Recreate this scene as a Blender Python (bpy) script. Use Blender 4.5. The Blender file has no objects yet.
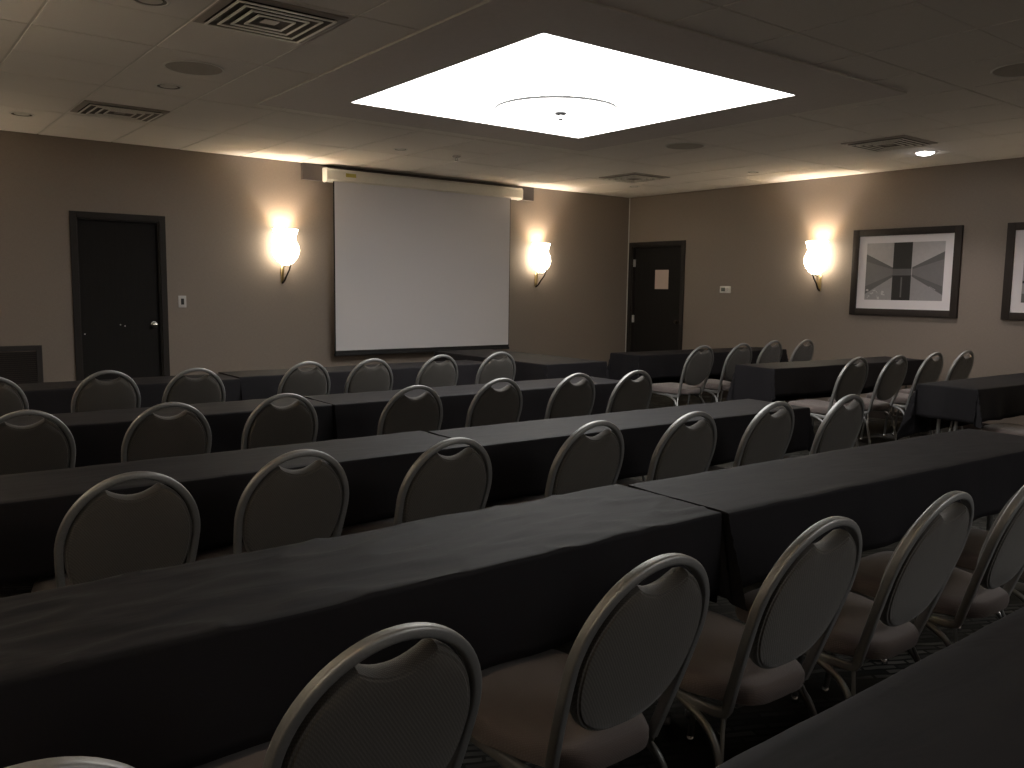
import bpy, bmesh, math, random
from mathutils import Vector, Matrix, noise
random.seed(7)
PI = math.pi
SC = bpy.context.scene
COL = SC.collection
H = 2.839            # ceiling height
XL, YR = -10.3, -14.2   # left wall and rear wall

# ------------------------------------------------------------------ materials
def new_mat(name):
    m = bpy.data.materials.new(name); m.use_nodes = True
    nt = m.node_tree
    return m, nt, nt.nodes['Principled BSDF']

def node(nt, t, **kw):
    n = nt.nodes.new(t)
    for k, v in kw.items():
        if k.startswith('i_'):
            n.inputs[k[2:].replace('_', ' ')].default_value = v
        else:
            setattr(n, k, v)
    return n

def plain(name, col, rough=.6, metal=0., spec=.5, var=.06, scale=30., bump=0., bscale=200.):
    """colour with a slight noise variation and optional fine bump"""
    m, nt, b = new_mat(name)
    tc = node(nt, 'ShaderNodeTexCoord')
    nz = node(nt, 'ShaderNodeTexNoise'); nz.inputs['Scale'].default_value = scale; nz.inputs['Detail'].default_value = 3
    nt.links.new(tc.outputs['Object'], nz.inputs['Vector'])
    mx = node(nt, 'ShaderNodeMix', data_type='RGBA')
    mx.inputs[6].default_value = (*[c*(1-var) for c in col], 1)
    mx.inputs[7].default_value = (*[min(1, c*(1+var)) for c in col], 1)
    nt.links.new(nz.outputs['Fac'], mx.inputs[0])
    nt.links.new(mx.outputs[2], b.inputs['Base Color'])
    b.inputs['Roughness'].default_value = rough
    b.inputs['Metallic'].default_value = metal
    b.inputs['Specular IOR Level'].default_value = spec
    if bump:
        n2 = node(nt, 'ShaderNodeTexNoise'); n2.inputs['Scale'].default_value = bscale; n2.inputs['Detail'].default_value = 4
        nt.links.new(tc.outputs['Object'], n2.inputs['Vector'])
        bp = node(nt, 'ShaderNodeBump'); bp.inputs['Strength'].default_value = bump; bp.inputs['Distance'].default_value = .002
        nt.links.new(n2.outputs['Fac'], bp.inputs['Height']); nt.links.new(bp.outputs['Normal'], b.inputs['Normal'])
    return m

def emit(name, col, strength):
    m, nt, b = new_mat(name)
    b.inputs['Base Color'].default_value = (*[min(1, c*.8) for c in col], 1)
    b.inputs['Emission Color'].default_value = (*col, 1)
    b.inputs['Emission Strength'].default_value = strength
    return m

def wallpaper():
    m, nt, b = new_mat('beige_vinyl_wallpaper')
    tc = node(nt, 'ShaderNodeTexCoord')
    mp = node(nt, 'ShaderNodeMapping'); mp.inputs['Scale'].default_value = (9, 9, 90)
    nt.links.new(tc.outputs['Object'], mp.inputs['Vector'])
    nz = node(nt, 'ShaderNodeTexNoise'); nz.inputs['Scale'].default_value = 3; nz.inputs['Detail'].default_value = 5
    nt.links.new(mp.outputs['Vector'], nz.inputs['Vector'])
    mp2 = node(nt, 'ShaderNodeMapping'); mp2.inputs['Scale'].default_value = (90, 90, 9)
    nt.links.new(tc.outputs['Object'], mp2.inputs['Vector'])
    nz2 = node(nt, 'ShaderNodeTexNoise'); nz2.inputs['Scale'].default_value = 3; nz2.inputs['Detail'].default_value = 4
    nt.links.new(mp2.outputs['Vector'], nz2.inputs['Vector'])
    ad = node(nt, 'ShaderNodeMath', operation='ADD')
    nt.links.new(nz.outputs['Fac'], ad.inputs[0]); nt.links.new(nz2.outputs['Fac'], ad.inputs[1])
    cr = node(nt, 'ShaderNodeValToRGB')
    cr.color_ramp.elements[0].position = .3; cr.color_ramp.elements[0].color = (*WALL_A, 1)
    cr.color_ramp.elements[1].position = .8; cr.color_ramp.elements[1].color = (*WALL_B, 1)
    hf = node(nt, 'ShaderNodeMath', operation='MULTIPLY'); hf.inputs[1].default_value = .5
    nt.links.new(ad.outputs[0], hf.inputs[0]); nt.links.new(hf.outputs[0], cr.inputs['Fac'])
    nt.links.new(cr.outputs['Color'], b.inputs['Base Color'])
    bp = node(nt, 'ShaderNodeBump'); bp.inputs['Strength'].default_value = .25; bp.inputs['Distance'].default_value = .0015
    nt.links.new(ad.outputs[0], bp.inputs['Height']); nt.links.new(bp.outputs['Normal'], b.inputs['Normal'])
    b.inputs['Roughness'].default_value = .55; b.inputs['Specular IOR Level'].default_value = .35
    return m

def carpet():
    m, nt, b = new_mat('dark_patterned_carpet')
    tc = node(nt, 'ShaderNodeTexCoord')
    mp = node(nt, 'ShaderNodeMapping'); mp.inputs['Rotation'].default_value = (0, 0, .5); mp.inputs['Scale'].default_value = (1, 1, 1)
    nt.links.new(tc.outputs['Object'], mp.inputs['Vector'])
    br = node(nt, 'ShaderNodeTexBrick')
    br.inputs['Scale'].default_value = 1.0
    br.inputs['Brick Width'].default_value = .14; br.inputs['Row Height'].default_value = .036
    br.inputs['Mortar Size'].default_value = .008; br.inputs['Mortar Smooth'].default_value = .3
    br.inputs['Color1'].default_value = (.012, .013, .014, 1); br.inputs['Color2'].default_value = (.115, .11, .10, 1)
    br.inputs['Mortar'].default_value = (.012, .012, .012, 1)
    wz = node(nt, 'ShaderNodeTexNoise'); wz.inputs['Scale'].default_value = 5
    nt.links.new(mp.outputs['Vector'], wz.inputs['Vector'])
    mv = node(nt, 'ShaderNodeVectorMath', operation='MULTIPLY_ADD'); mv.inputs[1].default_value = (.05, .05, 0)
    nt.links.new(wz.outputs['Color'], mv.inputs[0]); nt.links.new(mp.outputs['Vector'], mv.inputs[2])
    nt.links.new(mv.outputs[0], br.inputs['Vector'])
    nz = node(nt, 'ShaderNodeTexNoise'); nz.inputs['Scale'].default_value = 1.7; nz.inputs['Detail'].default_value = 2
    nt.links.new(tc.outputs['Object'], nz.inputs['Vector'])
    cr = node(nt, 'ShaderNodeValToRGB'); cr.color_ramp.elements[0].position = .42; cr.color_ramp.elements[1].position = .6
    nt.links.new(nz.outputs['Fac'], cr.inputs['Fac'])
    mx = node(nt, 'ShaderNodeMix', data_type='RGBA'); mx.inputs[6].default_value = (.022, .020, .016, 1)
    nt.links.new(cr.outputs['Color'], mx.inputs[0]); nt.links.new(br.outputs['Color'], mx.inputs[7])
    nt.links.new(mx.outputs[2], b.inputs['Base Color'])
    pz = node(nt, 'ShaderNodeTexNoise'); pz.inputs['Scale'].default_value = 400
    nt.links.new(tc.outputs['Object'], pz.inputs['Vector'])
    bp = node(nt, 'ShaderNodeBump'); bp.inputs['Strength'].default_value = .5; bp.inputs['Distance'].default_value = .004
    nt.links.new(pz.outputs['Fac'], bp.inputs['Height']); nt.links.new(bp.outputs['Normal'], b.inputs['Normal'])
    b.inputs['Roughness'].default_value = .95; b.inputs['Specular IOR Level'].default_value = .1
    return m

def woven(name, a, c, scale=260.):
    """upholstery with a small ribbed weave"""
    m, nt, b = new_mat(name)
    tc = node(nt, 'ShaderNodeTexCoord')
    w1 = node(nt, 'ShaderNodeTexWave', wave_type='BANDS', bands_direction='X'); w1.inputs['Scale'].default_value = scale/2.2
    w2 = node(nt, 'ShaderNodeTexWave', wave_type='BANDS', bands_direction='DIAGONAL'); w2.inputs['Scale'].default_value = scale/3
    w1.inputs['Distortion'].default_value = .6; w2.inputs['Distortion'].default_value = .6
    nz = node(nt, 'ShaderNodeTexNoise'); nz.inputs['Scale'].default_value = 320; nz.inputs['Detail'].default_value = 2
    for n in (w1, w2, nz): nt.links.new(tc.outputs['Object'], n.inputs['Vector'])
    mu = node(nt, 'ShaderNodeMath', operation='MULTIPLY')
    nt.links.new(w1.outputs['Fac'], mu.inputs[0]); nt.links.new(w2.outputs['Fac'], mu.inputs[1])
    ad = node(nt, 'ShaderNodeMath', operation='MULTIPLY_ADD'); ad.inputs[1].default_value = .5
    nt.links.new(nz.outputs['Fac'], ad.inputs[0]); nt.links.new(mu.outputs[0], ad.inputs[2])
    mx = node(nt, 'ShaderNodeMix', data_type='RGBA'); mx.inputs[6].default_value = (*a, 1); mx.inputs[7].default_value = (*c, 1)
    nt.links.new(ad.outputs[0], mx.inputs[0]); nt.links.new(mx.outputs[2], b.inputs['Base Color'])
    bp = node(nt, 'ShaderNodeBump'); bp.inputs['Strength'].default_value = .35; bp.inputs['Distance'].default_value = .001
    nt.links.new(ad.outputs[0], bp.inputs['Height']); nt.links.new(bp.outputs['Normal'], b.inputs['Normal'])
    b.inputs['Roughness'].default_value = .9; b.inputs['Specular IOR Level'].default_value = .15
    b.inputs['Sheen Weight'].default_value = .25; b.inputs['Sheen Roughness'].default_value = .5
    return m

def cloth_mat():
    m, nt, b = new_mat('black_tablecloth_fabric')
    tc = node(nt, 'ShaderNodeTexCoord')
    nz = node(nt, 'ShaderNodeTexNoise'); nz.inputs['Scale'].default_value = 500; nz.inputs['Detail'].default_value = 2
    nt.links.new(tc.outputs['Object'], nz.inputs['Vector'])
    mx = node(nt, 'ShaderNodeMix', data_type='RGBA'); mx.inputs[6].default_value = (*[c*.85 for c in CLOTH], 1); mx.inputs[7].default_value = (*[c*1.15 for c in CLOTH], 1)
    nt.links.new(nz.outputs['Fac'], mx.inputs[0]); nt.links.new(mx.outputs[2], b.inputs['Base Color'])
    # soft pressing creases
    mp = node(nt, 'ShaderNodeMapping'); mp.inputs['Rotation'].default_value = (0, 0, .6); mp.inputs['Scale'].default_value = (2.2, 7, 2)
    nt.links.new(tc.outputs['Object'], mp.inputs['Vector'])
    n2 = node(nt, 'ShaderNodeTexNoise'); n2.inputs['Scale'].default_value = 1.6; n2.inputs['Detail'].default_value = 3; n2.inputs['Distortion'].default_value = .8
    nt.links.new(mp.outputs['Vector'], n2.inputs['Vector'])
    ad = node(nt, 'ShaderNodeMath', operation='MULTIPLY_ADD'); ad.inputs[1].default_value = .02
    nt.links.new(nz.outputs['Fac'], ad.inputs[0]); nt.links.new(n2.outputs['Fac'], ad.inputs[2])
    bp = node(nt, 'ShaderNodeBump'); bp.inputs['Strength'].default_value = .16; bp.inputs['Distance'].default_value = .02
    nt.links.new(ad.outputs[0], bp.inputs['Height']); nt.links.new(bp.outputs['Normal'], b.inputs['Normal'])
    b.inputs['Roughness'].default_value = .66; b.inputs['Specular IOR Level'].default_value = .16
    return m

def wood(name, a, c, rough=.45):
    m, nt, b = new_mat(name)
    tc = node(nt, 'ShaderNodeTexCoord')
    mp = node(nt, 'ShaderNodeMapping'); mp.inputs['Scale'].default_value = (40, 40, 2.5)
    nt.links.new(tc.outputs['Object'], mp.inputs['Vector'])
    nz = node(nt, 'ShaderNodeTexNoise'); nz.inputs['Scale'].default_value = 1; nz.inputs['Detail'].default_value = 5
    nt.links.new(mp.outputs['Vector'], nz.inputs['Vector'])
    mx = node(nt, 'ShaderNodeMix', data_type='RGBA'); mx.inputs[6].default_value = (*a, 1); mx.inputs[7].default_value = (*c, 1)
    nt.links.new(nz.outputs['Fac'], mx.inputs[0]); nt.links.new(mx.outputs[2], b.inputs['Base Color'])
    b.inputs['Roughness'].default_value = rough; b.inputs['Specular IOR Level'].default_value = .3
    return m

WALL_A, WALL_B = (.228, .186, .156), (.292, .243, .207)
CLOTH = (.0125, .0115, .0135)
PANEL_L = 6.8
SHADE_L = 13.0
SCONCE_W = 42.0

M = {}
M['wall'] = wallpaper()
M['carpet'] = carpet()
M['tile'] = plain('white_ceiling_tile', (.82, .775, .735), rough=.9, spec=.15, var=.03, scale=60, bump=.4, bscale=350)
M['tbar'] = plain('painted_ceiling_grid_metal', (.66, .63, .58), rough=.4, spec=.5)
M['drywall'] = plain('painted_drywall', (.66, .605, .585), rough=.75, spec=.25, bump=.1)
M['panel'] = emit('luminous_diffuser', (1., .985, .95), PANEL_L)
M['panel_fill'] = emit('added_fill_diffuser', (1., .985, .95), PANEL_L*1.0)  # glow of the added fill panel
M['rim'] = plain('shade_darkened_rim', (.045, .045, .047), rough=.6)  # unlit look of the disc rim put into a dark colour
M['white_metal'] = plain('white_enamelled_metal', (.72, .70, .66), rough=.35)
M['vent_metal'] = plain('painted_vent_flange', (.36, .32, .29), rough=.45)
M['vane'] = plain('brown_grey_vent_vane', (.15, .135, .12), rough=.5)
M['vent_rim'] = plain('glint_painted_vent_rim', (.9, .87, .82), rough=.4)  # near-white colour stands in for light glinting on the vane rims
M['vent_dark'] = plain('dark_duct_interior', (.02, .018, .016), rough=.8)
M['speaker'] = plain('grey_speaker_mesh', (.42, .385, .35), rough=.8, bump=.5, bscale=600)
M['chrome'] = plain('chrome', (.75, .75, .74), rough=.15, metal=1.)
M['can'] = plain('downlight_reflector', (.55, .52, .48), rough=.25, metal=.6)
M['lamp_on'] = emit('lit_lamp_lens', (1., .97, .95), 30.)
M['lamp_off'] = plain('unlit_lamp_lens', (.6, .57, .52), rough=.3)
M['frame_metal'] = plain('silver_vein_chair_metal', (.31, .31, .305), rough=.48, metal=.65, var=.12, scale=180)
M['leg_metal'] = plain('grey_steel_tube', (.28, .28, .275), rough=.42, metal=.8)
M['seat_fabric'] = woven('brown_seat_upholstery', (.122, .099, .093), (.170, .140, .132))
M['back_fabric'] = woven('brown_grey_back_upholstery', (.055, .050, .045), (.108, .099, .089))
M['cloth'] = cloth_mat()
M['laminate'] = wood('brown_table_laminate', (.16, .10, .06), (.22, .14, .085))
M['door'] = wood('dark_espresso_door', (.008, .0065, .006), (.013, .011, .0105), .75)
M['door_trim'] = wood('dark_brown_door_casing', (.016, .013, .0115), (.024, .019, .0165), .6)
M['grille'] = plain('dark_bronze_grille', (.022, .017, .015), rough=.55)
M['base'] = wood('dark_baseboard', (.03, .024, .02), (.045, .034, .028))
M['screen'] = plain('matte_white_screen', (.72, .70, .72), rough=.9, spec=.1, var=.01)
M['black'] = plain('black_border', (.012, .012, .013), rough=.6)
M['case'] = plain('cream_screen_housing', (.80, .77, .69), rough=.35)
M['board'] = plain('brown_painted_board', (.075, .060, .055), rough=.6)
M['yellow'] = plain('yellow_sticker', (.55, .47, .10), rough=.6)
M['plate'] = plain('pale_switch_plastic', (.58, .56, .55), rough=.4)
M['lcd'] = plain('grey_green_lcd', (.07, .08, .065), rough=.25)
M['paper'] = plain('pinkish_paper', (.60, .48, .42), rough=.8, var=.03)
M['bronze'] = plain('dark_bronze', (.035, .028, .02), rough=.35, metal=.7)
M['brass'] = plain('aged_brass', (.50, .40, .22), rough=.3, metal=.9)
M['shade'] = emit('glowing_frosted_glass', (1., .86, .64), SHADE_L)
M['picture_frame'] = wood('dark_brown_picture_frame', (.024, .018, .015), (.036, .027, .023), .65)
M['mat'] = plain('white_picture_mat', (.80, .76, .78), rough=.8, var=.01)
for i, v in enumerate((.006, .022, .125, .19, .32, .46, .52, .65)):
    M['g%d' % i] = plain('photo_grey_tone_%d' % i, (v, v*.96, v*.98), rough=.35, var=.10, scale=25)

# ------------------------------------------------------------------ helpers
def link(name, me, parent=None):
    o = bpy.data.objects.new(name, me); COL.objects.link(o)
    if parent is not None: o.parent = parent
    return o

def obj(name, bm, mats, parent=None, smooth=True, loc=None):
    me = bpy.data.meshes.new(name)
    bmesh.ops.recalc_face_normals(bm, faces=bm.faces)
    bm.to_mesh(me); bm.free()
    if not isinstance(mats, (list, tuple)): mats = [mats]
    for m in mats: me.materials.append(m)
    if smooth:
        me.polygons.foreach_set('use_smooth', [True]*len(me.polygons))
        try: me.set_sharp_from_angle(angle=math.radians(38))
        except Exception: pass
    o = link(name, me, parent)
    if loc: o.location = loc
    return o

def empty(name, loc=(0, 0, 0), rz=0):
    o = link(name, None); o.empty_display_size = .1
    o.location = loc; o.rotation_euler = (0, 0, rz)
    return o

def tag(o, label=None, cat=None, group=None, kind=None):
    if label: o['label'] = label
    if cat: o['category'] = cat
    if group: o['group'] = group
    if kind: o['kind'] = kind
    return o

def box(bm, lo, hi, bevel=0., mi=0):
    c = [(a+b)/2 for a, b in zip(lo, hi)]; s = [b-a for a, b in zip(lo, hi)]
    r = bmesh.ops.create_cube(bm, size=1, matrix=Matrix.Translation(c) @ Matrix.Diagonal((*s, 1)))
    fs = {f for v in r['verts'] for f in v.link_faces}
    for f in fs: f.material_index = mi
    if bevel:
        es = {e for v in r['verts'] for e in v.link_edges}
        rb = bmesh.ops.bevel(bm, geom=list(es), offset=bevel, segments=2, affect='EDGES', profile=.5)
        for f in rb['faces']: f.material_index = mi
    return bm

def cube(lo, hi, bevel=0.):
    return box(bmesh.new(), lo, hi, bevel)

def smooth_path(pts, n=6):
    """Catmull-Rom through the points"""
    P = [Vector(p) for p in pts]; out = []
    for i in range(len(P)-1):
        p0 = P[i-1] if i else P[0]*2-P[1]
        p1, p2 = P[i], P[i+1]
        p3 = P[i+2] if i+2 < len(P) else P[-1]*2-P[-2]
        for k in range(n):
            t = k/n
            out.append(.5*((2*p1)+(p2-p0)*t+(2*p0-5*p1+4*p2-p3)*t*t+(3*p1-p0-3*p2+p3)*t**3))
    out.append(P[-1]); return out

def tube(bm, path, ra, rb=None, seg=10, ref=Vector((0, 1, 0)), cap=True, taper=None, sq=1.):
    """sweep of an ellipse: radius rb along the direction kept nearest to ref, ra across it"""
    rb = ra if rb is None else rb
    path = [Vector(p) for p in path]; rings = []
    n = len(path)
    for i, p in enumerate(path):
        t = (path[min(i+1, n-1)]-path[max(i-1, 0)]).normalized()
        rf = ref if abs(t.dot(ref)) < .97 else Vector((1, 0, 0))
        if i and abs(t.dot(ref)) >= .85:
            b = (lastb-t*t.dot(lastb)).normalized()
        else:
            b = (rf-t*t.dot(rf)).normalized()
        if i and b.dot(lastb) < 0: b = -b
        lastb = b
        a = t.cross(b)
        k = taper(i/(n-1)) if taper else 1
        cs = [(math.cos(2*PI*(j+.5)/seg), math.sin(2*PI*(j+.5)/seg)) for j in range(seg)]
        if sq != 1.: cs = [(math.copysign(abs(c)**sq, c), math.copysign(abs(q)**sq, q)) for c, q in cs]
        rings.append([bm.verts.new(p+a*(ra*k*c)+b*(rb*k*q)) for c, q in cs])
    for r0, r1 in zip(rings, rings[1:]):
        for j in range(seg):
            bm.faces.new((r0[j], r0[(j+1) % seg], r1[(j+1) % seg], r1[j]))
    if cap:
        bm.faces.new(rings[0]); bm.faces.new(rings[-1])
    return bm

def lathe(bm, prof, seg=32, M4=None, mi=0):
    """profile of (r, z) turned about z; r=0 closes"""
    rings = []
    for r, z in prof:
        if r < 1e-6: rings.append([bm.verts.new((0, 0, z))])
        else: rings.append([bm.verts.new((r*math.cos(2*PI*j/seg), r*math.sin(2*PI*j/seg), z)) for j in range(seg)])
    for a, b in zip(rings, rings[1:]):
        for j in range(seg):
            k = (j+1) % seg
            if len(a) == 1 and len(b) == 1: continue
            if len(a) == 1: f = bm.faces.new((a[0], b[j], b[k]))
            elif len(b) == 1: f = bm.faces.new((a[j], a[k], b[0]))
            else: f = bm.faces.new((a[j], a[k], b[k], b[j]))
            f.material_index = mi
    if M4 is not None:
        bmesh.ops.transform(bm, matrix=M4, verts=[v for r in rings for v in r])
    return bm

def rings_mesh(bm, rings, close_first=True, close_last=True):
    R = [[bm.verts.new(p) for p in r] for r in rings]
    n = len(R[0])
    for a, b in zip(R, R[1:]):
        for j in range(n):
            bm.faces.new((a[j], a[(j+1) % n], b[(j+1) % n], b[j]))
    if close_first: bm.faces.new(R[0])
    if close_last: bm.faces.new(R[-1])
    return bm

def copy_tree(o, parent=None):
    c = o.copy(); COL.objects.link(c)
    if parent is not None: c.parent = parent
    for ch in list(o.children):
        copy_tree(ch, c)
    return c

ORD = ['', 'first', 'second', 'third', 'fourth', 'fifth', 'sixth', 'seventh']

# ------------------------------------------------------------------ room shell
def structure(name, bm, m, label, parent=None, smooth=False):
    o = obj(name, bm, m, parent, smooth)
    if parent is None: tag(o, label, None, None, 'structure')
    return o

structure('floor', cube((XL, YR, -.05), (0, 0, 0)), M['carpet'], 'dark carpet with broken pale streaks under the tables')

D1 = dict(x0=-7.645, x1=-6.872, top=2.085)     # opening of the door in the back wall
bm = bmesh.new()
box(bm, (XL-.12, 0, 0), (D1['x0'], .12, H+.05)); box(bm, (D1['x1'], 0, 0), (.12, .12, H+.05)); box(bm, (D1['x0'], 0, D1['top']), (D1['x1'], .12, H+.05))
structure('wall_back', bm, M['wall'], 'beige textured wall behind the projection screen')
D2 = dict(y0=-1.068, y1=-.095, top=2.105)
bm = bmesh.new()
box(bm, (0, YR-.12, 0), (.12, D2['y0'], H+.05)); box(bm, (0, D2['y1'], 0), (.12, 0, H+.05)); box(bm, (0, D2['y0'], D2['top']), (.12, D2['y1'], H+.05))
structure('wall_right', bm, M['wall'], 'beige textured wall with the framed pictures')
structure('wall_left', cube((XL-.12, YR-.12, 0), (XL, 0, H+.05)), M['wall'], 'beige wall outside the view')
structure('wall_front', cube((XL, YR-.12, 0), (0, YR, H+.05)), M['wall'], 'beige wall behind the camera')
structure('trim_1', cube((-.012, -.012, .1), (-.0005, -.0005, H-.001), .002), M['white_metal'], 'thin pale strip down the corner of the walls')

def baseboard(name, segs, label):
    bm = bmesh.new()
    for lo, hi in segs: box(bm, lo, hi, .003)
    structure(name, bm, M['base'], label)
baseboard('baseboard_back', [((XL+.001, -.013, 0), (D1['x0']-.075, -.0005, .10)), ((D1['x1']+.075, -.013, 0), (-.014, -.0005, .10))], 'dark baseboard under the screen wall')
baseboard('baseboard_right', [((-.013, YR+.001, 0), (-.0005, D2['y0']-.075, .10))], 'dark baseboard under the picture wall')

# ceiling: tiles set in a painted metal grid (one mesh)
bm = bmesh.new()
PX = .648; GX0 = -7.945; GYP = .645
xs = [GX0+PX*k for k in range(-5, 14)]; xs = [XL]+[x for x in xs if XL+.05 < x < -.05]+[0]
ys = [-GYP*k for k in range(0, 24)]; ys = [y for y in ys if y > YR+.05]+[YR]
gr = .009
for i in range(len(xs)-1):
    for j in range(len(ys)-1):
        x0, x1, y1, y0 = xs[i]+gr, xs[i+1]-gr, ys[j]-gr, ys[j+1]+gr
        if x1 <= x0 or y1 <= y0: continue
        # two-by-four tiles: join pairs along y with a shallow score line only
        if j % 2 == 1: y1 = ys[j]-.002
        if j % 2 == 0: y0 = ys[j+1]+.002
        dz = random.uniform(0, .0015)
        a = [bm.verts.new(p) for p in ((x0, y0, H+dz), (x1, y0, H+dz), (x1, y1, H+dz), (x0, y1, H+dz))]
        b = [bm.verts.new((v.co.x, v.co.y, H+.02)) for v in a]
        bm.faces.new(a)
        for k in range(4): bm.faces.new((a[k], a[(k+1) % 4], b[(k+1) % 4], b[k]))
box(bm, (XL-.12, YR-.12, H+.006), (.12, .12, H+.05), mi=1)
structure('ceiling', bm, [M['tile'], M['tbar']], 'pale suspended tile ceiling')

# doors -------------------------------------------------------------
def casing(w0, w1, top, cw, depth):
    """door casing in local u (along wall), z; v<0 is into the room"""
    bm = bmesh.new()
    box(bm, (w0-cw, -depth, 0), (w0, .0, top+cw), .004); box(bm, (w1, -depth, 0), (w1+cw, .0, top+cw), .004)
    box(bm, (w0+.0005, -depth, top), (w1-.0005, .0, top+cw), .004)
    # jamb lining inside the opening
    box(bm, (w0, -.001, 0), (w0+.012, .11, top)); box(bm, (w1-.012, -.001, 0), (w1, .11, top)); box(bm, (w0+.012, -.001, top-.012), (w1-.012, .11, top))
    return bm

def knob_bm():
    bm = bmesh.new()
    lathe(bm, [(0, 0), (.033, 0), (.033, .006), (.014, .012), (.012, .03), (.022, .036), (.029, .048), (.026, .062), (.012, .070), (0, .071)], 24, Matrix.Rotation(PI/2, 4, 'X'))
    return bm

e = obj('door_1', cube((D1['x0']+.014, .045, .008), (D1['x1']-.014, .088, D1['top']-.014), .002), M['door'], None, False)
tag(e, 'dark flush door in the screen wall with a silver knob', None, None, 'structure')
obj('door_frame', casing(D1['x0'], D1['x1'], D1['top'], .062, .022), M['door_trim'], e, False)
obj('knob', knob_bm(), M['chrome'], e, True, (-6.94, .0445, 1.03))
obj('strike_plate', cube((D1['x1']-.0145, .005, .58), (D1['x1']-.0125, .040, .92)), M['chrome'], e, False)
bm = bmesh.new()
for x, z in ((-7.60, .945), (-7.265, 1.033), (-7.222, 1.02)):
    lathe(bm, [(0, 0), (.007, 0), (.007, .002), (0, .003)], 10, Matrix.Translation((x, .0449, z)) @ Matrix.Rotation(PI/2, 4, 'X'))
obj('plug', bm, M['plate'], e, False)

RT = Matrix.Rotation(-PI/2, 4, 'Z')      # wall-local (u, v, z) to the right-hand wall: u -> -y, v -> x
e = obj('door_2', cube((.045, D2['y0']+.014, .008), (.088, D2['y1']-.014, D2['top']-.014), .002), M['door'], None, False)
tag(e, 'dark door beside the corner with a paper notice on it', None, None, 'structure')
bm = casing(-D2['y1'], -D2['y0'], D2['top'], .062, .022)
bmesh.ops.transform(bm, matrix=RT, verts=bm.verts)
obj('door_frame', bm, M['door_trim'], e, False)
for z in (1.86, 1.02, .25):
    bm = bmesh.new()
    lathe(bm, [(0, -.055), (.007, -.055), (.007, .055), (0, .055)], 12, Matrix.Translation((.006, D2['y1']-.024, z)))
    box(bm, (.005, D2['y1']-.026, z-.055), (.0445, D2['y1']-.0135, z+.055))
    obj('hinge', bm, M['white_metal'], e)
bm = knob_bm()
bmesh.ops.transform(bm, matrix=RT, verts=bm.verts)
obj('knob', bm, M['bronze'], e, True, (.0445, D2['y0']+.075, 1.0))
n = obj('paper_notice', cube((.0425, -.785, 1.475), (.0445, -.525, 1.755)), M['paper'], None, False)
tag(n, 'blank pinkish paper sheet taped to the dark corner door', 'notice')

# ------------------------------------------------------------------ luminous ceiling coffer
A = 1.142; B = 1.66; RD = .455
def coffer(CX, CY, label, lamp='panel'):
    cof = empty('ceiling_light', (CX, CY, H), -.013); tag(cof, label, 'ceiling light')
    bm = bmesh.new(); box(bm, (-A, -A, -.010), (A, A, -.002))
    obj('diffuser_panel', bm, M[lamp], cof, False)
    bm = bmesh.new()
    for lo, hi in (((-B, -B), (B, -A)), ((-B, A), (B, B)), ((-B, -A), (-A, A)), ((A, -A), (B, A))):
        box(bm, (*lo, -.013), (*hi, -.001))
    obj('border', bm, M['drywall'], cof, False)
    bm = bmesh.new(); t = .006
    for lo, hi in (((-B-t, -B-t), (B+t, -B)), ((-B-t, B), (B+t, B+t)), ((-B-t, -B), (-B, B)), ((B, -B), (B+t, B))):
        box(bm, (*lo, -.015), (*hi, -.001), .002)
    obj('edge_trim', bm, M['tbar'], cof, False)
    OFF = Matrix.Translation((-.01, .09, 0))
    bm = bmesh.new(); lathe(bm, [(0, -.088), (RD-.004, -.088), (RD-.004, -.074), (0, -.074)], 64, OFF)
    obj('round_diffuser', bm, M[lamp], cof, False)
    bm = bmesh.new(); lathe(bm, [(RD-.0035, -.089), (RD, -.089), (RD, -.071), (RD-.0035, -.071), (RD-.0035, -.089)], 64, OFF)
    obj('rim', bm, M['rim'], cof, False)
    for k in range(3):
        a = k*2*PI/3
        bm = bmesh.new(); lathe(bm, [(.006, -.074), (.006, -.011)], 8, Matrix.Translation((.4*math.cos(a)-.01, .4*math.sin(a)+.09, 0)))
        obj('hanger', bm, M['white_metal'], cof)
coffer(-5.255, -4.465, 'large square luminous panel glowing white in its plain ceiling border')
coffer(-5.255, -11.9, 'added square fill light panel in the ceiling, unseen behind the viewer', 'panel_fill')  # extra glowing panel added behind the camera to fill the chair backs

def sprinkler(name, loc, label, flush=False):
    s = empty(name, loc); tag(s, label, 'sprinkler', 'ceiling sprinklers')
    bm = bmesh.new(); lathe(bm, [(0, 0), (.044, 0), (.044, -.012), (.030, -.016), (.018, -.017), (0, -.017)], 20)
    obj('escutcheon', bm, M['can'] if not flush else M['rim'], s)
    bm = bmesh.new()
    lathe(bm, [(0, -.011), (.011, -.011), (.010, -.026), (0, -.026)], 12)
    for sx in (-1, 1): tube(bm, smooth_path([(sx*.009, 0, -.022), (sx*.016, 0, -.034), (sx*.004, 0, -.047)], 4), .003, seg=6)
    obj('frame', bm, M['chrome'], s)
    bm = bmesh.new(); lathe(bm, [(0, -.046), (.020, -.047), (.020, -.054), (0, -.055)], 16)
    obj('deflector', bm, M['can'] if not flush else M['rim'], s)
    return s
sprinkler('sprinkler', (-5.215, -4.37, H-.0885), 'small sprinkler head hanging from the round disc of the luminous panel', True)
sprinkler('sprinkler', (-4.28, -1.63, H), 'small sprinkler head on the ceiling before the screen, closer to the corner')

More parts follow.
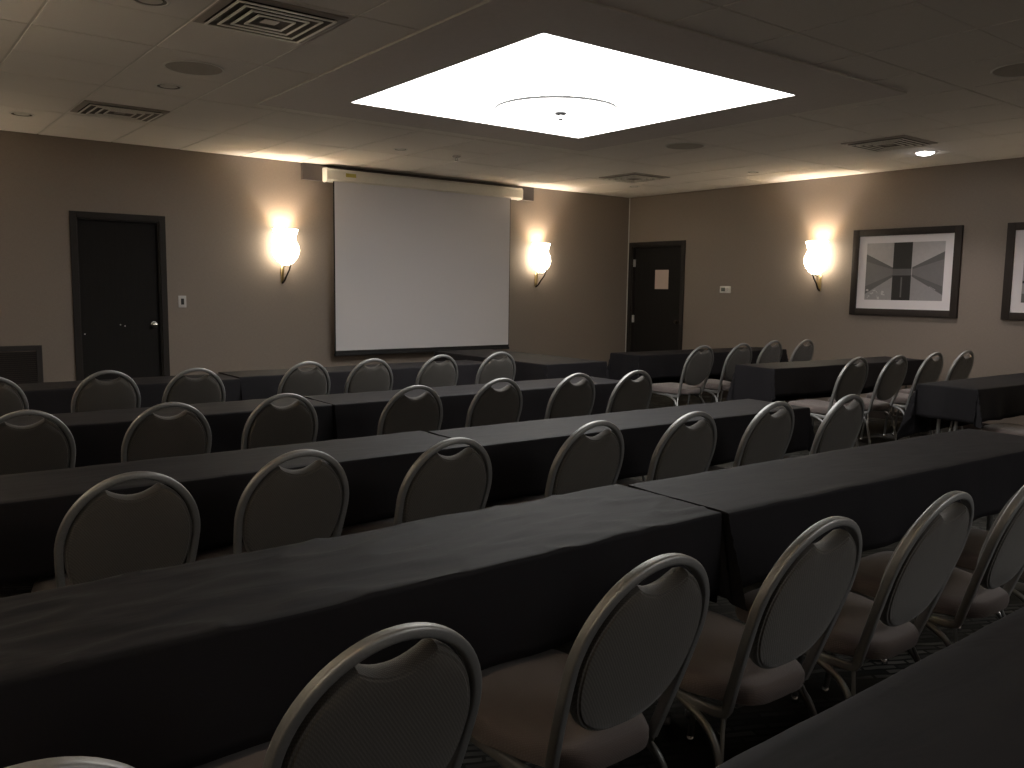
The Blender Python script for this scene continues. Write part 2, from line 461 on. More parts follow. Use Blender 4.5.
# ------------------------------------------------------------------ ceiling fittings
def sq_ring(bm, a0, z0, a1, z1, th=.0015, sx=1., sy=1.):
    """square cone-shaped vane from half-width a0 at z0 to a1 at z1"""
    def sq(a, z): return [(-a*sx, -a*sy, z), (a*sx, -a*sy, z), (a*sx, a*sy, z), (-a*sx, a*sy, z)]
    rings_mesh(bm, [sq(a0, z0), sq(a1, z1), sq(a1-.006, z1+th), sq(a0-.006, z0+th), sq(a0, z0)], False, False)

def vent(loc, sx, sy, label):
    v = empty('ceiling_vent', loc); tag(v, label, 'vent', 'square ceiling vents')
    bm = bmesh.new()
    sq_ring(bm, .30, -.008, .262, -.014, .006, sx, sy)
    sq_ring(bm, .30, -.001, .30, -.008, .004, sx, sy)
    obj('frame', bm, M['vent_metal'], v, False)
    bm = bmesh.new(); box(bm, (-.29*sx, -.29*sy, -.003), (.29*sx, .29*sy, -.001))
    obj('duct_plate', bm, M['vent_dark'], v, False)
    for a in (.252, .200, .148, .096):
        bm = bmesh.new(); sq_ring(bm, a, -.020, a-.056, -.005, .002, sx, sy)
        vn = obj('vane', bm, M['vane'], v, False)
        bm = bmesh.new(); sq_ring(bm, a+.005, -.026, a+.003, -.0195, .001, sx, sy); sq_ring(bm, a+.005, -.026, a-.003, -.0262, .0005, sx, sy)
        obj('rim', bm, M['vent_rim'], vn, False)
    bm = bmesh.new(); box(bm, (-.04*sx, -.04*sy, -.020), (.04*sx, .04*sy, -.016), .002)
    obj('centre_plate', bm, M['vent_metal'], v, False)
vent((-7.63, -4.82, H), 1.02, .97, 'square ceiling vent with nested vanes and painted rim glints beside the coffer border')
vent((-7.625, -1.715, H), 1.05, .88, 'square ceiling vent high before the dark door in the screen wall')
vent((-1.76, -5.03, H), 1., 1.02, 'square ceiling vent beside the lit downlight')
vent((-1.70, -1.73, H), 1.03, 1.02, 'square ceiling vent over the room corner with its door')

def speaker(loc, r, label):
    s = empty('ceiling_speaker', loc); tag(s, label, 'speaker', 'round ceiling speakers')
    bm = bmesh.new(); lathe(bm, [(r-.012, -.002), (r, -.001), (r, -.006), (r-.004, -.009), (r-.012, -.007)], 40)
    obj('rim', bm, M['white_metal'], s)
    bm = bmesh.new(); lathe(bm, [(0, -.008), (r*.6, -.0075), (r-.012, -.006)], 40)
    obj('mesh_cover', bm, M['speaker'], s)
speaker((-7.61, -3.53, H), .185, 'round grey ceiling speaker beside the big nested vent')
speaker((-3.02, -3.67, H), .19, 'round grey ceiling speaker between coffer border and picture wall')
speaker((-3.67, -6.93, H), .19, 'dark round ceiling speaker above the aisle tables, partly out of view')

def downlight(loc, r, label, on=False):
    d = empty('downlight', loc); tag(d, label, 'downlight', 'recessed downlights')
    bm = bmesh.new(); lathe(bm, [(r, -.001), (r, -.004), (r-.014, -.007), (r-.018, -.0015)], 32)
    obj('trim_ring', bm, M['white_metal'], d)
    bm = bmesh.new(); lathe(bm, [(r-.018, -.0045), (r*.55, -.0018), (r*.5, -.001)], 32)
    obj('reflector', bm, M['can'], d)
    bm = bmesh.new(); lathe(bm, [(0, -.006), (r*.5, -.0045), (r*.62, -.0025)], 32) if not on else lathe(bm, [(0, -.030), (r*.4, -.026), (r*.7, -.016), (r-.018, -.003)], 32)
    obj('lens', bm, M['lamp_on'] if on else M['lamp_off'], d)
    return d
dl = downlight((-1.0, -4.99, H), .10, 'round recessed downlight shining bright white near the picture wall', True)
downlight((-7.58, -2.88, H), .095, 'unlit recessed downlight beside the round ceiling speaker')
downlight((-8.22, -1.02, H), .095, 'unlit recessed downlight above the wall grille')
downlight((-1.02, -1.07, H), .075, 'small unlit recessed downlight in the corner above the corner door')
downlight((-1.04, -3.0, H), .075, 'small unlit recessed downlight above the thermostat wall')
downlight((-8.2, -4.72, H), .095, 'unlit recessed downlight cut by the picture edge beside big nested vent')
downlight((-4.95, -1.61, H), .075, 'small unlit recessed downlight before the screen housing')

# ------------------------------------------------------------------ projection screen
ps = empty('projection_screen', (-3.62, 0, 0)); tag(ps, 'pulled-down white projection screen in a cream housing on the back wall', 'projection screen')
bm = bmesh.new(); box(bm, (-5.305+3.62, -.055, 2.652), (-1.925+3.62, -.001, 2.834), .003)
obj('mounting_board', bm, M['board'], ps, False)
# housing: rounded hexagonal tube along x
prof = [(-.070, 2.795), (-.150, 2.790), (-.178, 2.765), (-.178, 2.665), (-.160, 2.645), (-.080, 2.640), (-.062, 2.66), (-.062, 2.78)]
bm = bmesh.new()
rings_mesh(bm, [[(x, y, z) for y, z in prof] for x in (-5.045+3.62, -2.235+3.62)])
obj('housing', bm, M['case'], ps, True)
for sx, x in ((-1, -5.055), (1, -2.225)):
    bm = bmesh.new()
    rings_mesh(bm, [[(x+3.62+dx, -.12+(y+.12)*k, 2.717+(z-2.717)*k) for y, z in prof] for dx, k in ((-.012, 1.06), (.010, 1.06))])
    obj('end_cap', bm, M['case'], ps, True)
bm = bmesh.new(); box(bm, (-4.83+3.62, -.1795, 2.706), (-4.70+3.62, -.1785, 2.748))
obj('sticker', bm, M['yellow'], ps, False)['label'] = 'small yellow sticker on the cream housing'
bm = bmesh.new(); box(bm, (-4.968+3.62, -.1615, .70), (-2.42+3.62, -.1600, 2.66))
obj('screen_fabric', bm, M['screen'], ps, False)
bm = bmesh.new(); box(bm, (-4.985+3.62, -.1612, .645), (-4.968+3.62, -.1603, 2.645)); box(bm, (-2.42+3.62, -.1612, .645), (-2.410+3.62, -.1603, 2.645))
box(bm, (-4.985+3.62, -.1612, .66), (-2.41+3.62, -.1603, .70))
obj('black_border', bm, M['black'], ps, False)['label'] = 'black edge of the white fabric'
bm = bmesh.new(); box(bm, (-4.99+3.62, -.172, .640), (-2.405+3.62, -.150, .664), .004)
obj('bottom_bar', bm, M['black'], ps, False)

# ------------------------------------------------------------------ wall fittings
def sconce(loc, rz, label, power=SCONCE_W):
    """wall at local y=0, room towards -y; z=0 at the foot of the bracket"""
    s = empty('wall_sconce', loc, rz); tag(s, label, 'wall lamp', 'torch wall sconces')
    bm = bmesh.new()
    box(bm, (-.020, -.012, .0), (.020, -.001, .20), .004)
    tube(bm, smooth_path([(0, -.010, .03), (-.004, -.035, .05), (-.010, -.05, .11), (-.010, -.06, .185)], 5), .009, .009, 8, Vector((1, 0, 0)))
    obj('wall_bracket', bm, M['brass'], s)
    bm = bmesh.new()
    tube(bm, smooth_path([(.0, -.008, .004), (.004, -.055, .03), (.012, -.105, .09), (.016, -.165, .15), (.014, -.205, .215), (.010, -.222, .26)], 6), .0125, .0125, 8, Vector((1, 0, 0)), taper=lambda t: 1-.5*t)
    obj('arm', bm, M['bronze'], s)
    z0 = .195; SQ = Matrix.Translation((0, -.112, 0)) @ Matrix.Diagonal((1, .62, 1, 1))
    bm = bmesh.new(); lathe(bm, [(0, z0-.012), (.030, z0-.010), (.042, z0+.004), (.036, z0+.008), (0, z0-.002)], 20, SQ)
    obj('cup', bm, M['bronze'], s)
    prof = [(.0, z0+.002), (.040, z0), (.092, z0+.04), (.140, z0+.10), (.160, z0+.165), (.150, z0+.225), (.122, z0+.275), (.116, z0+.30), (.130, z0+.355), (.146, z0+.40)]
    inner = [(r-.004 if r > .01 else 0, z+.005) for r, z in prof[::-1]]
    bm = bmesh.new(); lathe(bm, prof+inner[:-1]+[(0, z0+.008)], 32, SQ)
    obj('glass_shade', bm, M['shade'], s)
    ld = bpy.data.lights.new('sconce_bulb', 'POINT'); ld.energy = power; ld.color = (1., .90, .77); ld.shadow_soft_size = .035
    lo = bpy.data.objects.new('sconce_bulb', ld); COL.objects.link(lo); lo.parent = s; lo.location = (0, -.116, z0+.20)
    return s
sconce((-5.545, 0, 1.48), 0, 'glowing torch sconce on the back wall between dark door and screen')
sconce((-1.825, 0, 1.48), 0, 'glowing torch sconce on the back wall between screen and corner')
sconce((-9.27, 0, 1.48), 0, 'glowing torch sconce on the back wall beyond the air grille', 50.)
sconce((0, -3.285, 1.475), -PI/2, 'glowing torch sconce between the thermostat and the framed picture')
sconce((0, -7.12, 1.475), -PI/2, 'glowing torch sconce beyond the cut-off framed picture', 80.)
sconce((XL, -4.3, 1.475), PI/2, 'glowing torch sconce on the wall opposite the pictures', 130.)
sconce((XL, -8.3, 1.475), PI/2, 'added unseen torch sconce on the opposite wall, level with the viewer', 80.)  # out-of-view sconce added for extra light from this side

sw = empty('light_switch', (-6.657, 0, 1.27)); tag(sw, 'pale wall switch plate with a dark slot beside the dark door', 'light switch')
bm = bmesh.new(); box(bm, (-.040, -.007, -.062), (.040, -.0005, .062), .002); obj('plate', bm, M['plate'], sw)
bm = bmesh.new(); box(bm, (-.016, -.010, -.032), (.016, -.0072, .032), .0015); obj('rocker', bm, M['black'], sw)

th = empty('mounted_thermostat', (0, -1.862, 1.478), -PI/2); tag(th, 'white thermostat with a grey display near the corner door', 'thermostat')
bm = bmesh.new(); box(bm, (-.088, -.024, -.047), (.088, -.0005, .047), .008); obj('housing', bm, M['white_metal'], th)
bm = bmesh.new(); box(bm, (-.062, -.026, -.024), (.005, -.0242, .026), .001); obj('display', bm, M['lcd'], th)
for k in range(2):
    bm = bmesh.new(); box(bm, (.035, -.027, -.018+k*.024), (.055, -.0242, -.004+k*.024), .001); obj('button', bm, M['plate'], th)

vg = empty('wall_grille', (-8.40, 0, .43)); tag(vg, 'dark slatted return air grille low on the back wall', 'grille')
bm = bmesh.new(); w, h = .405, .40
for lo, hi in (((-w, -.018, 0), (-w+.05, -.0005, 2*h/2+.02)), ((w-.05, -.018, 0), (w, -.0005, h+.02)), ((-w+.05, -.018, h-.03), (w-.05, -.0005, h+.02)), ((-w+.05, -.018, 0), (w-.05, -.0005, .05))):
    box(bm, lo, hi, .002)
obj('frame', bm, M['grille'], vg, False)
bm = bmesh.new()
for k in range(16):
    z = .06+k*.0195
    vs = [bm.verts.new(p) for p in ((-w+.05, -.013, z-.006), (w-.05, -.013, z-.006), (w-.05, -.002, z+.008), (-w+.05, -.002, z+.008))]
    bm.faces.new(vs)
    vs = [bm.verts.new((p.co.x, p.co.y+.0005, p.co.z-.003)) for p in vs]; bm.faces.new(vs)
obj('slats', bm, M['grille'], vg, False)

# framed photographs -------------------------------------------------
def picture(yc, label, shapes):
    W2, Z0, Z1 = .625, 1.20, 2.19
    p = empty('framed_picture', (0, yc, 0), -PI/2); tag(p, label, 'picture', 'framed photographs on the side wall')
    fw = .078
    bm = bmesh.new()
    for lo, hi in (((-W2, -.038, Z0), (-W2+fw, -.001, Z1)), ((W2-fw, -.038, Z0), (W2, -.001, Z1)), ((-W2+fw, -.038, Z1-fw), (W2-fw, -.001, Z1)), ((-W2+fw, -.038, Z0), (W2-fw, -.001, Z0+fw))):
        box(bm, lo, hi, .004)
    obj('frame', bm, M['picture_frame'], p)
    bm = bmesh.new(); box(bm, (-W2+fw-.004, -.020, Z0+fw-.004), (W2-fw+.004, -.004, Z1-fw+.004))
    obj('mat_board', bm, M['mat'], p, False)
    px0, px1, pz0, pz1 = -.449, .453, 1.380, 2.030
    bm = bmesh.new(); mats = [M['g%d' % i] for i in range(8)]
    for k, (poly, mi) in enumerate(shapes):
        v = [bm.verts.new((px0+(px1-px0)*u, -.0206-.00012*k, pz0+(pz1-pz0)*w)) for u, w in poly]
        f = bm.faces.new(v); f.material_index = mi
        f.normal_update()
        if f.normal.y > 0: f.normal_flip()
    me = bpy.data.meshes.new('photograph'); bm.to_mesh(me); bm.free()
    for m in mats: me.materials.append(m)
    link('photograph', me, p)
    return p
rnd = random.Random(3)
glints = []
for k in range(26):
    u, w = rnd.uniform(.02, .27), rnd.uniform(.01, .2)
    if w > .2-.3*abs(u-.1): continue
    s = rnd.uniform(.006, .016); glints.append(([(u-s, w-s), (u+s, w-s*.8), (u+s*.7, w+s), (u-s*.8, w+s*.9)], 6))
for k in range(4):
    u = .84+k*.02; glints.append(([(u, .23-k*.014), (u+.012, .225-k*.014), (u+.012, .235-k*.014), (u, .24-k*.014)], 7))
canal = [([(0, 0), (1, 0), (1, 1), (0, 1)], 5),
         ([(0, 0), (1, 0), (1, .2), (.5, .5), (0, .2)], 4),
         ([(0, .21), (.37, .44), (.37, .56), (0, .81)], 2), ([(1, .17), (.61, .44), (.61, .57), (1, .83)], 2),
         ([(0, .24), (.37, .45), (.37, .53), (0, .68)], 3), ([(1, .24), (.61, .45), (.61, .535), (1, .70)], 3),
         ([(0, .10), (.37, .41), (.37, .44), (0, .21)], 2), ([(1, .10), (.61, .41), (.61, .44), (1, .17)], 2),
         ([(.36, .0), (.60, .0), (.60, 1.0), (.36, 1.0)], 1),
         ([(.36, .43), (.60, .43), (.60, .545), (.36, .545)], 2),
         ([(.47, .05), (.49, .05), (.49, .40), (.47, .40)], 2)]+glints
picture(-4.336, 'framed black and white photograph of a dark tower between two converging walls', canal)
bars = [([(0, 0), (1, 0), (1, 1), (0, 1)], 5), ([(0, .0), (1, .0), (1, .14), (0, .14)], 2), ([(0, .14), (1, .14), (1, .30), (0, .30)], 4),
        ([(0, .30), (1, .30), (1, .34), (0, .34)], 1), ([(0, .62), (1, .62), (1, .66), (0, .66)], 1), ([(0, .34), (1, .34), (1, .62), (0, .62)], 4),
        ([(0, .66), (1, .66), (1, .74), (0, .74)], 3), ([(.3, .2), (.36, .2), (.36, .8), (.3, .8)], 2), ([(.6, .2), (.66, .2), (.66, .8), (.6, .8)], 2)]
picture(-6.034, 'second framed black and white photograph, cut by the picture edge', bars)

# ------------------------------------------------------------------ tables and cloths
TZ = .755
def make_table(L, W):
    t = empty('folding_table')
    bm = bmesh.new(); box(bm, (-L/2+.004, -W/2+.002, TZ-.028), (L/2-.004, W/2-.002, TZ-.0015), .003)
    obj('tabletop', bm, M['laminate'], t)
    for sx in (-1, 1):
        x = sx*(L/2-.04)
        for sy in (-1, 1):
            y = sy*(W/2-.16)
            bm = bmesh.new()
            tube(bm, [(x, y*.9, TZ-.03), (x, y, .40), (x, y, .012)], .0135, seg=12)
            lathe(bm, [(0, 0), (.017, 0), (.017, .018), (.013, .024)], 12, Matrix.Translation((x, y, 0)))
            obj('leg', bm, M['leg_metal'], t)
        bm = bmesh.new(); tube(bm, [(x, -(W/2-.162), .115), (x, W/2-.162, .115)], .011, seg=10)
        obj('crossbar', bm, M['leg_metal'], t)
        bm = bmesh.new(); tube(bm, smooth_path([(x, 0, .115), (x-sx*.05, 0, .42), (x-sx*.17, 0, TZ-.03)], 4), .008, seg=8)
        obj('brace', bm, M['leg_metal'], t)
    return t

def cloth_bm(L, W, drop, flare=.05, abut=(1, 1), seed=0, wr=.0015, res=.05, cflare=.16, ripple=.010, clamp=.486):
    """drop = (left, right, near, far); abut = sideways scale of the hang at the (left, right) ends"""
    dl, dr, dn, df = drop
    def axis(half0, half1, d0, d1, step):
        n = max(4, int((half1-half0)/step)); c = [half0+(half1-half0)*i/n for i in range(n+1)]
        def side(d): return [.004, .009, .014, .022]+[.022+(d-.022)*i/9 for i in range(1, 10)]
        return [half0-v for v in reversed(side(d0))]+c+[half1+v for v in side(d1)]
    us = axis(-L/2, L/2, dl, dr, res); vs = axis(-W/2, W/2, dn, df, res*.75)
    r = .006; z0 = TZ+.001
    off = Vector((seed*7.3, seed*3.1, 0))
    bm = bmesh.new(); grid = []
    for u in us:
        col = []
        for v in vs:
            cu, cv = max(-L/2, min(L/2, u)), max(-W/2, min(W/2, v))
            du, dv = u-cu, v-cv
            rho = math.hypot(du, dv)
            n = noise.noise(Vector((u*3.2+v*2.0, v*9-u*1.5, seed))+off)
            n2 = noise.noise(Vector((u*1.3, v*4, seed+9))+off)
            wz = wr*(1+n*.9+n2*.6)+wr*1.2*max(0, 1-abs(n)*6)
            if rho < 1e-9:
                col.append(bm.verts.new((u, v, z0+max(0, wz)))); continue
            dx, dy = du/rho, dv/rho
            ang = rho/r
            if ang < PI/2: h = r*math.sin(ang); z = -r*(1-math.cos(ang))
            else:
                rest = rho-r*PI/2
                corner = (2*dx*dy)**2
                s = cu if abs(dv) > 0 else cv
                edge = min(1, (L/2-abs(cu))/.15) if abs(dv) > 0 else min(1, (W/2-abs(cv))/.1)
                tl = flare*(.5+.5*noise.noise(Vector((s*1.2, 3*dy+5*dx, seed))))+cflare*corner
                rp = ripple*max(0, edge)*(math.sin(s*21+seed*2+2*noise.noise(Vector((s*3, seed, 2))))*.6+noise.noise(Vector((s*5, seed*3, 7))))*min(1, rest/.25)
                if corner > .0: rp = ripple*1.2*math.sin(math.atan2(abs(dy), abs(dx))*8)*min(1, rest/.2)
                h = r+max(0, rest*tl+max(rp, -.008*rest/.25))
                z = -r-rest*math.sqrt(max(.2, 1-tl*tl))
                # hem sags unevenly
                z += .012*noise.noise(Vector((s*2.2, dx*3+dy*7, seed+4)))*min(1, rest/.2)
                if dv < 0 and abs(du) > 1e-9: z = max(z, clamp-z0)
            sx = abut[0] if du < 0 else abut[1]
            hx = dx*h*sx
            col.append(bm.verts.new((cu+hx, cv+dy*h, z0+z+max(0, wz)*max(0, 1-rho/.02))))
        grid.append(col)
    for i in range(len(us)-1):
        for j in range(len(vs)-1):
            bm.faces.new((grid[i][j], grid[i+1][j], grid[i+1][j+1], grid[i][j+1]))
    return bm

def cloth(L, W, loc, rz, label, group, **kw):
    bm = cloth_bm(L, W, **kw)
    o = obj('tablecloth', bm, M['cloth'])
    o.location = loc; o.rotation_euler = (0, 0, rz)
    md = o.modifiers.new('thickness', 'SOLIDIFY'); md.thickness = .0012; md.offset = -1
    tag(o, label, 'tablecloth', group)
    return o

proto_tables = {}
def table(L, W, x, y, rz, where, tlabel, **kw):
    key = (L, W)
    if key not in proto_tables:
        t = make_table(L, W); proto_tables[key] = t
    else:
        t = copy_tree(proto_tables[key])
    t.location = (x, y, 0); t.rotation_euler = (0, 0, rz)
    tag(t, tlabel, 'table', 'folding tables under black cloths')
    cloth(L, W, (x, y, 0), rz, where, 'black tablecloths', **kw)

L8, W8 = 2.42, .455
def by_left(xl, yl, rz): return xl+math.cos(rz)*L8/2, yl+math.sin(rz)*L8/2
NEAR = .262
# main block: four rows in pairs, then the table before the camera
x, y = by_left(-7.290, -7.385, -.045)
table(L8, W8, x, y, -.045, 'smooth black cloth on the aisle half of the fourth row from the screen', 'folding table on the aisle half of the fourth row from the screen',
      drop=(.26, .30, NEAR-.005, .40), abut=(.1, 1), seed=1, res=.04, ripple=.012, cflare=.34, clamp=.47)
table(L8, W8, -7.318-L8/2, -7.37, 0, 'creased black cloth on the far-from-aisle half of the fourth row from the screen', 'folding table on the far-from-aisle half of the fourth row',
      drop=(.30, .30, NEAR, .40), abut=(1, .1), seed=2, wr=.0045, res=.022)
x, y = by_left(-7.270, -6.015, -.033)
table(L8, W8, x, y, -.033, 'black cloth on the aisle half of the third row from the screen', 'folding table on the aisle half of the third row from the screen',
      drop=(.26, .26, NEAR, .40), abut=(.1, 1), seed=3)
table(L8, W8, -7.288-L8/2, -5.975, -.005, 'black cloth on the far-from-aisle half of the third row from the screen', 'folding table on the far-from-aisle half of the third row',
      drop=(.30, .30, NEAR, .40), abut=(1, .1), seed=4)
x, y = by_left(-7.215, -4.46, -.012)
table(L8+.03, W8, x+.015, y, -.012, 'black cloth on the aisle half of the second row from the screen', 'folding table on the aisle half of the second row from the screen',
      drop=(.26, .26, NEAR, .40), abut=(.1, 1), seed=5)
table(L8, W8, -7.233-L8/2, -4.455, .0, 'black cloth on the far-from-aisle half of the second row from the screen', 'folding table on the far-from-aisle half of the second row',
      drop=(.30, .30, NEAR, .40), abut=(1, .1), seed=6)
table(L8, W8, -7.140+L8/2, -2.70, 0, 'black cloth on the front row half directly before the projection screen', 'folding table directly before the projection screen',
      drop=(.26, .255, NEAR, .40), abut=(.1, .3), seed=7)
table(L8, W8, -7.180-L8/2, -2.825, .0, 'black cloth on the front row half before the dark door', 'folding table of the front row before the dark door',
      drop=(.30, .26, NEAR, .40), abut=(1, .1), seed=8)
table(1.90, .76, -4.01, -2.345, PI/2, 'black cloth on the broad table standing end-on between screen and aisle', 'broad folding table standing end-on between screen and aisle',
      drop=(.40, .30, .45, .45), seed=9, abut=(1, 1))
table(L8, W8, -7.55, -8.75, 0, 'black cloth on the row behind all chairs, cut by the picture corner', 'folding table behind all the chairs, cut by the picture corner',
      drop=(.30, .30, NEAR, .30), seed=10, res=.035)
# side block by the picture wall
table(L8, W8, -1.58, -2.80, -.07, 'black cloth on the side table before the corner door', 'folding table before the corner door',
      drop=(.40, .255, NEAR, .40), seed=11)
table(L8, W8, -1.59, -4.51, -.075, 'black cloth on the side table below the wall sconce', 'folding table below the side wall sconce',
      drop=(.42, .255, NEAR, .40), seed=12)
table(L8, W8, -1.69, -6.28, -.035, 'black cloth with a wavy raised hem on the side table below the pictures', 'folding table with bare metal legs showing below the pictures',
      drop=(.255, .30, .245, .40), seed=13, ripple=.022, cflare=.22)

# ------------------------------------------------------------------ chairs
LEAN = .33
ZC = .69
def back_y(z): return -.20-(z-.42)*LEAN
def hoop_half(z):
    t = max(0, (ZC-z)/(ZC-.40))
    return .1925-.032*t**1.45

def hoop_path():
    a, b, zc = .1925, .2115, ZC
    side = []
    for z in [.40+(ZC-.40)*i/8 for i in range(8)]:
        side.append(Vector((hoop_half(z), back_y(z), z)))
    arc = []
    n = 32
    for i in range(n+1):
        th = PI*i/n
        z = zc+b*math.sin(th); arc.append(Vector((a*math.cos(th), back_y(z), z)))
    tail = [Vector(p) for p in ((.180, .10, .392), (.177, .0, .388), (.172, -.10, .384), (.163, -.160, .382), (.1607, -.187, .388))]
    right = tail+side
    left = [Vector((-p.x, p.y, p.z)) for p in reversed(right)]
    return right+arc+left

def make_chair():
    root = empty('banquet_chair')
    # seat cushion -----------------------------------------------------
    def seat_ring(k, z, dz=0.):
        out = []
        for i in range(48):
            th = 2*PI*i/48
            c, s = math.cos(th), math.sin(th)
            e = .40
            X = abs(c)**e*(1 if c >= 0 else -1); Y = abs(s)**e*(1 if s >= 0 else -1)
            yy = .0+.25*Y*k
            tt = min(1, max(0, (yy+.25)/.26)); w = .136+.072*tt*tt*(3-2*tt)
            out.append((X*w*k, yy, z+dz*(yy)))
        return out
    bm = bmesh.new()
    rings_mesh(bm, [seat_ring(.93, .403), seat_ring(.985, .410), seat_ring(1., .425), seat_ring(1., .442), seat_ring(.975, .457, .02), seat_ring(.93, .465, .03), seat_ring(.8, .470, .03), seat_ring(.4, .474, .03)])
    obj('seat', bm, M['seat_fabric'], root)
    # backrest cushion -------------------------------------------------
    def outline():
        pts = []
        for i in range(72):
            th = 2*PI*i/72
            c, q = math.cos(th), math.sin(th)
            if q >= 0: x, z = .1785*c, ZC+.194*q
            else:
                e = 2/2.7
                z = ZC-.195*abs(q)**e
                x = (.1785-.030*((ZC-z)/.29)**1.45)*abs(c)**e*(1 if c >= 0 else -1)
            if z > .82 and abs(x) < .082:
                z = min(z, .837+.0265*(x/.074)**2)
            pts.append((x, z))
        return pts
    O = outline(); cx, cz = 0, .68
    def ring(k, d):
        out = []
        for x, z in O:
            X, Z = cx+(x-cx)*k, cz+(z-cz)*k
            out.append((X, back_y(Z)+d, Z+d*LEAN))
        return out
    bm = bmesh.new()
    rings_mesh(bm, [ring(.25, -.023), ring(.6, -.0225), ring(.85, -.021), ring(.935, -.0185), ring(.950, -.0155), ring(.975, -.0150), ring(.995, -.008), ring(1., .004), ring(.985, .014), ring(.93, .026), ring(.8, .036), ring(.5, .043), ring(.2, .045)])
    obj('backrest', bm, M['back_fabric'], root)
    # hoop frame -------------------------------------------------------
    bm = bmesh.new(); tube(bm, hoop_path(), .0112, .0135, 20, Vector((0, 1, .0)), sq=.5)
    obj('back_frame', bm, M['frame_metal'], root)
    # seat frame -------------------------------------------------------
    bm = bmesh.new()
    tube(bm, [(-.183, .17, .390), (.183, .17, .390)], .009, seg=8); tube(bm, [(-.173, -.08, .386), (.173, -.08, .386)], .009, seg=8)
    for sx in (-1, 1): tube(bm, [(sx*.183, .09, .391), (sx*.184, .185, .392)], .010, seg=8)
    box(bm, (-.13, -.20, .396), (.13, .20, .404))
    obj('seat_frame', bm, M['leg_metal'], root)
    for sx in (-1, 1):
        for front in (1, 0):
            if front: path = smooth_path([(sx*.172, .165, .392), (sx*.186, .185, .375), (sx*.196, .205, .25), (sx*.206, .235, .014)], 5)
            else: path = smooth_path([(sx*.168, .03, .384), (sx*.178, -.06, .378), (sx*.196, -.175, .335), (sx*.206, -.225, .22), (sx*.214, -.270, .014)], 6)
            bm = bmesh.new(); tube(bm, path, .0105, seg=10, ref=Vector((1, 0, 0)))
            lg = obj('leg', bm, M['leg_metal'], root)
            f = path[-1]
            bm = bmesh.new(); lathe(bm, [(0, 0), (.014, 0), (.015, .006), (.0125, .022), (.0105, .024)], 12, Matrix.Translation((f.x, f.y, 0)))
            obj('glide', bm, M['chrome'], lg)
        bm = bmesh.new(); tube(bm, [(sx*.161, -.182, .388), (sx*.199, -.212, .285)], .006, seg=8, ref=Vector((1, 0, 0)))
        obj('brace', bm, M['leg_metal'], root)
    return root

# top of each hoop (x, y) at z = .915, and the turn of the chair
ROWS = {
 'front': ([(-8.836, -3.567, 0.02), (-8.195, -3.538, 0.00), (-7.682, -3.642, -0.02), (-6.855, -3.538, 0.02), (-6.325, -3.538, 0.00), (-5.661, -3.472, 0.03), (-5.036, -3.443, -0.02)], 'at the front row before the screen'),
 'second': ([(-8.889, -5.168, 0.03), (-8.309, -5.234, 0.00), (-7.734, -5.196, 0.02), (-6.981, -5.234, -0.02), (-6.343, -5.177, 0.00), (-5.722, -5.187, 0.02), (-5.225, -5.243, 0.02)], 'at the second row from the screen'),
 'third': ([(-8.836, -6.693, 0.00), (-8.298, -6.645, 0.02), (-7.743, -6.740, 0.00), (-7.019, -6.731, 0.00), (-6.455, -6.778, -0.02), (-5.815, -6.769, 0.00), (-5.222, -6.816, 0.00)], 'at the third row from the screen'),
 'fourth': ([(-9.352, -8.219, 0.00), (-8.795, -8.125, 0.00), (-8.163, -8.124, 0.00), (-7.604, -8.162, -0.02), (-7.076, -8.209, 0.00), (-6.514, -8.237, 0.00), (-5.927, -8.256, 0.00)], 'at the fourth row from the screen'),
}
SIDE = {
 'corner': ([(-2.677, -3.718, -0.05), (-2.014, -3.699, -0.05), (-1.199, -3.519, -0.02), (-0.665, -3.585, -0.02)], 'at the side table before the corner door'),
 'sconce': ([(-2.665, -5.385, -0.06), (-2.096, -5.442, -0.05), (-1.397, -5.433, -0.04), (-0.820, -5.461, -0.04)], 'at the side table below the wall sconce'),
}
proto = make_chair(); used = [False]
def chair(x, y, rz, label, group):
    c = copy_tree(proto) if used[0] else proto
    used[0] = True
    k = .3634
    c.location = (x+k*math.sin(-rz)*1.0, y+k*math.cos(rz), 0); c.rotation_euler = (0, 0, rz)
    tag(c, label, 'chair', group)
    return c
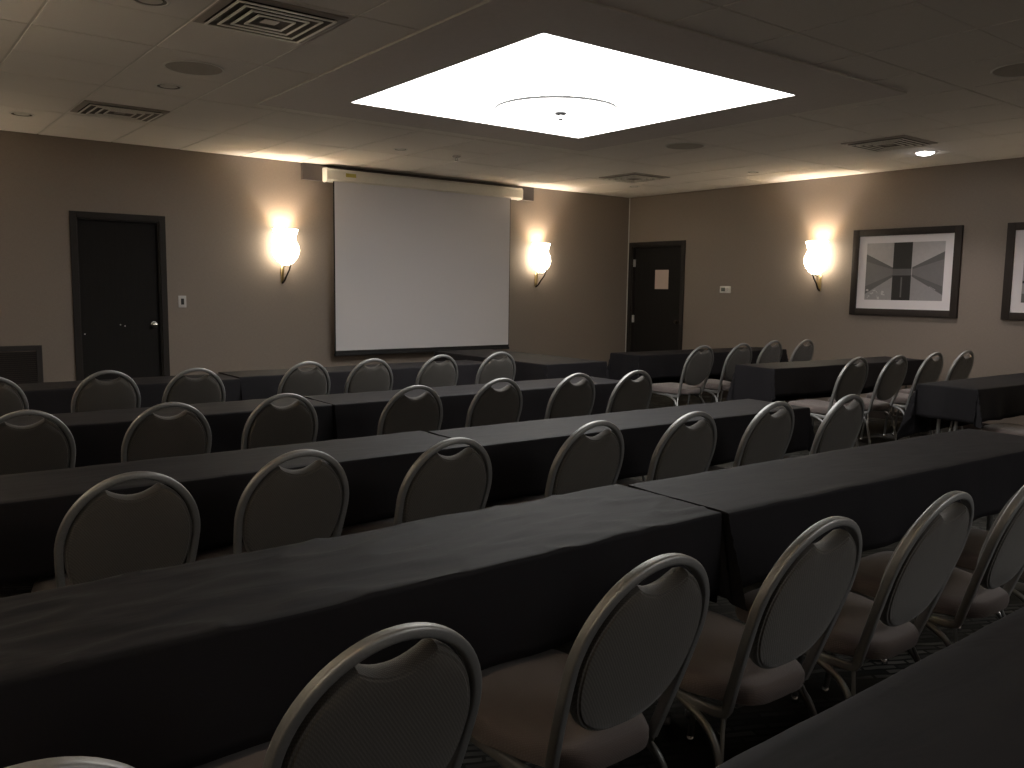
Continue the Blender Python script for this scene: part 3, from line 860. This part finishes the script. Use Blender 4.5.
for key, (lst, where) in ROWS.items():
    n = len(lst)
    for i, (x, y, rz) in enumerate(lst):
        pos = 'at the aisle end' if i == n-1 else (ORD[n-i]+' from the aisle')
        chair(x, y, rz, 'brown-grey oval-back banquet chair, '+pos+', '+where, 'banquet chairs in the four long rows')
for key, (lst, where) in SIDE.items():
    n = len(lst)
    for i, (x, y, rz) in enumerate(lst):
        pos = 'nearest the aisle' if i == 0 else ('beside the wall' if i == n-1 else ORD[i+1]+' from the aisle')
        if i == 0: pos = 'at the aisle end'
        chair(x, y, rz, 'oval-back banquet chair, '+pos+', '+where, 'banquet chairs at the side tables')
chair(-2.62, -7.05, -.02, 'banquet chair with only its seat showing under the wavy-hemmed side table', 'banquet chairs at the side tables')

# ------------------------------------------------------------------ lights, world, camera
ld = bpy.data.lights.new('downlight_lamp', 'SPOT'); ld.energy = 85; ld.spot_size = 2.0; ld.spot_blend = .8; ld.color = (1., .9, .86); ld.shadow_soft_size = .05
lo = bpy.data.objects.new('downlight_lamp', ld); COL.objects.link(lo); lo.parent = dl; lo.location = (0, 0, -.03)

w = bpy.data.worlds.new('World'); SC.world = w; w.use_nodes = True
w.node_tree.nodes['Background'].inputs['Color'].default_value = (.02, .02, .022, 1)
w.node_tree.nodes['Background'].inputs['Strength'].default_value = .1

cam = bpy.data.cameras.new('camera'); co = bpy.data.objects.new('camera', cam); COL.objects.link(co)
F, YAW, PITCH, ROLL = 850.79, .663875, -.111892, .0134466
cam.sensor_width = 36; cam.sensor_fit = 'HORIZONTAL'; cam.lens = 36*F/1024; cam.clip_start = .05; cam.clip_end = 60
f = Vector((math.sin(YAW)*math.cos(PITCH), math.cos(YAW)*math.cos(PITCH), math.sin(PITCH)))
r = Vector((math.cos(YAW), -math.sin(YAW), 0)); u = r.cross(f)
r2 = math.cos(ROLL)*r+math.sin(ROLL)*u; u2 = -math.sin(ROLL)*r+math.cos(ROLL)*u
mw = Matrix((r2, u2, -f)).transposed().to_4x4(); mw.translation = (-9.46605, -9.26329, 1.454914)
co.matrix_world = mw
SC.camera = co

vs = SC.view_settings
SC.display_settings.display_device = 'sRGB'
vs.view_transform = 'Standard'; vs.look = 'None'; vs.gamma = 1; vs.exposure = 0; vs.use_curve_mapping = False
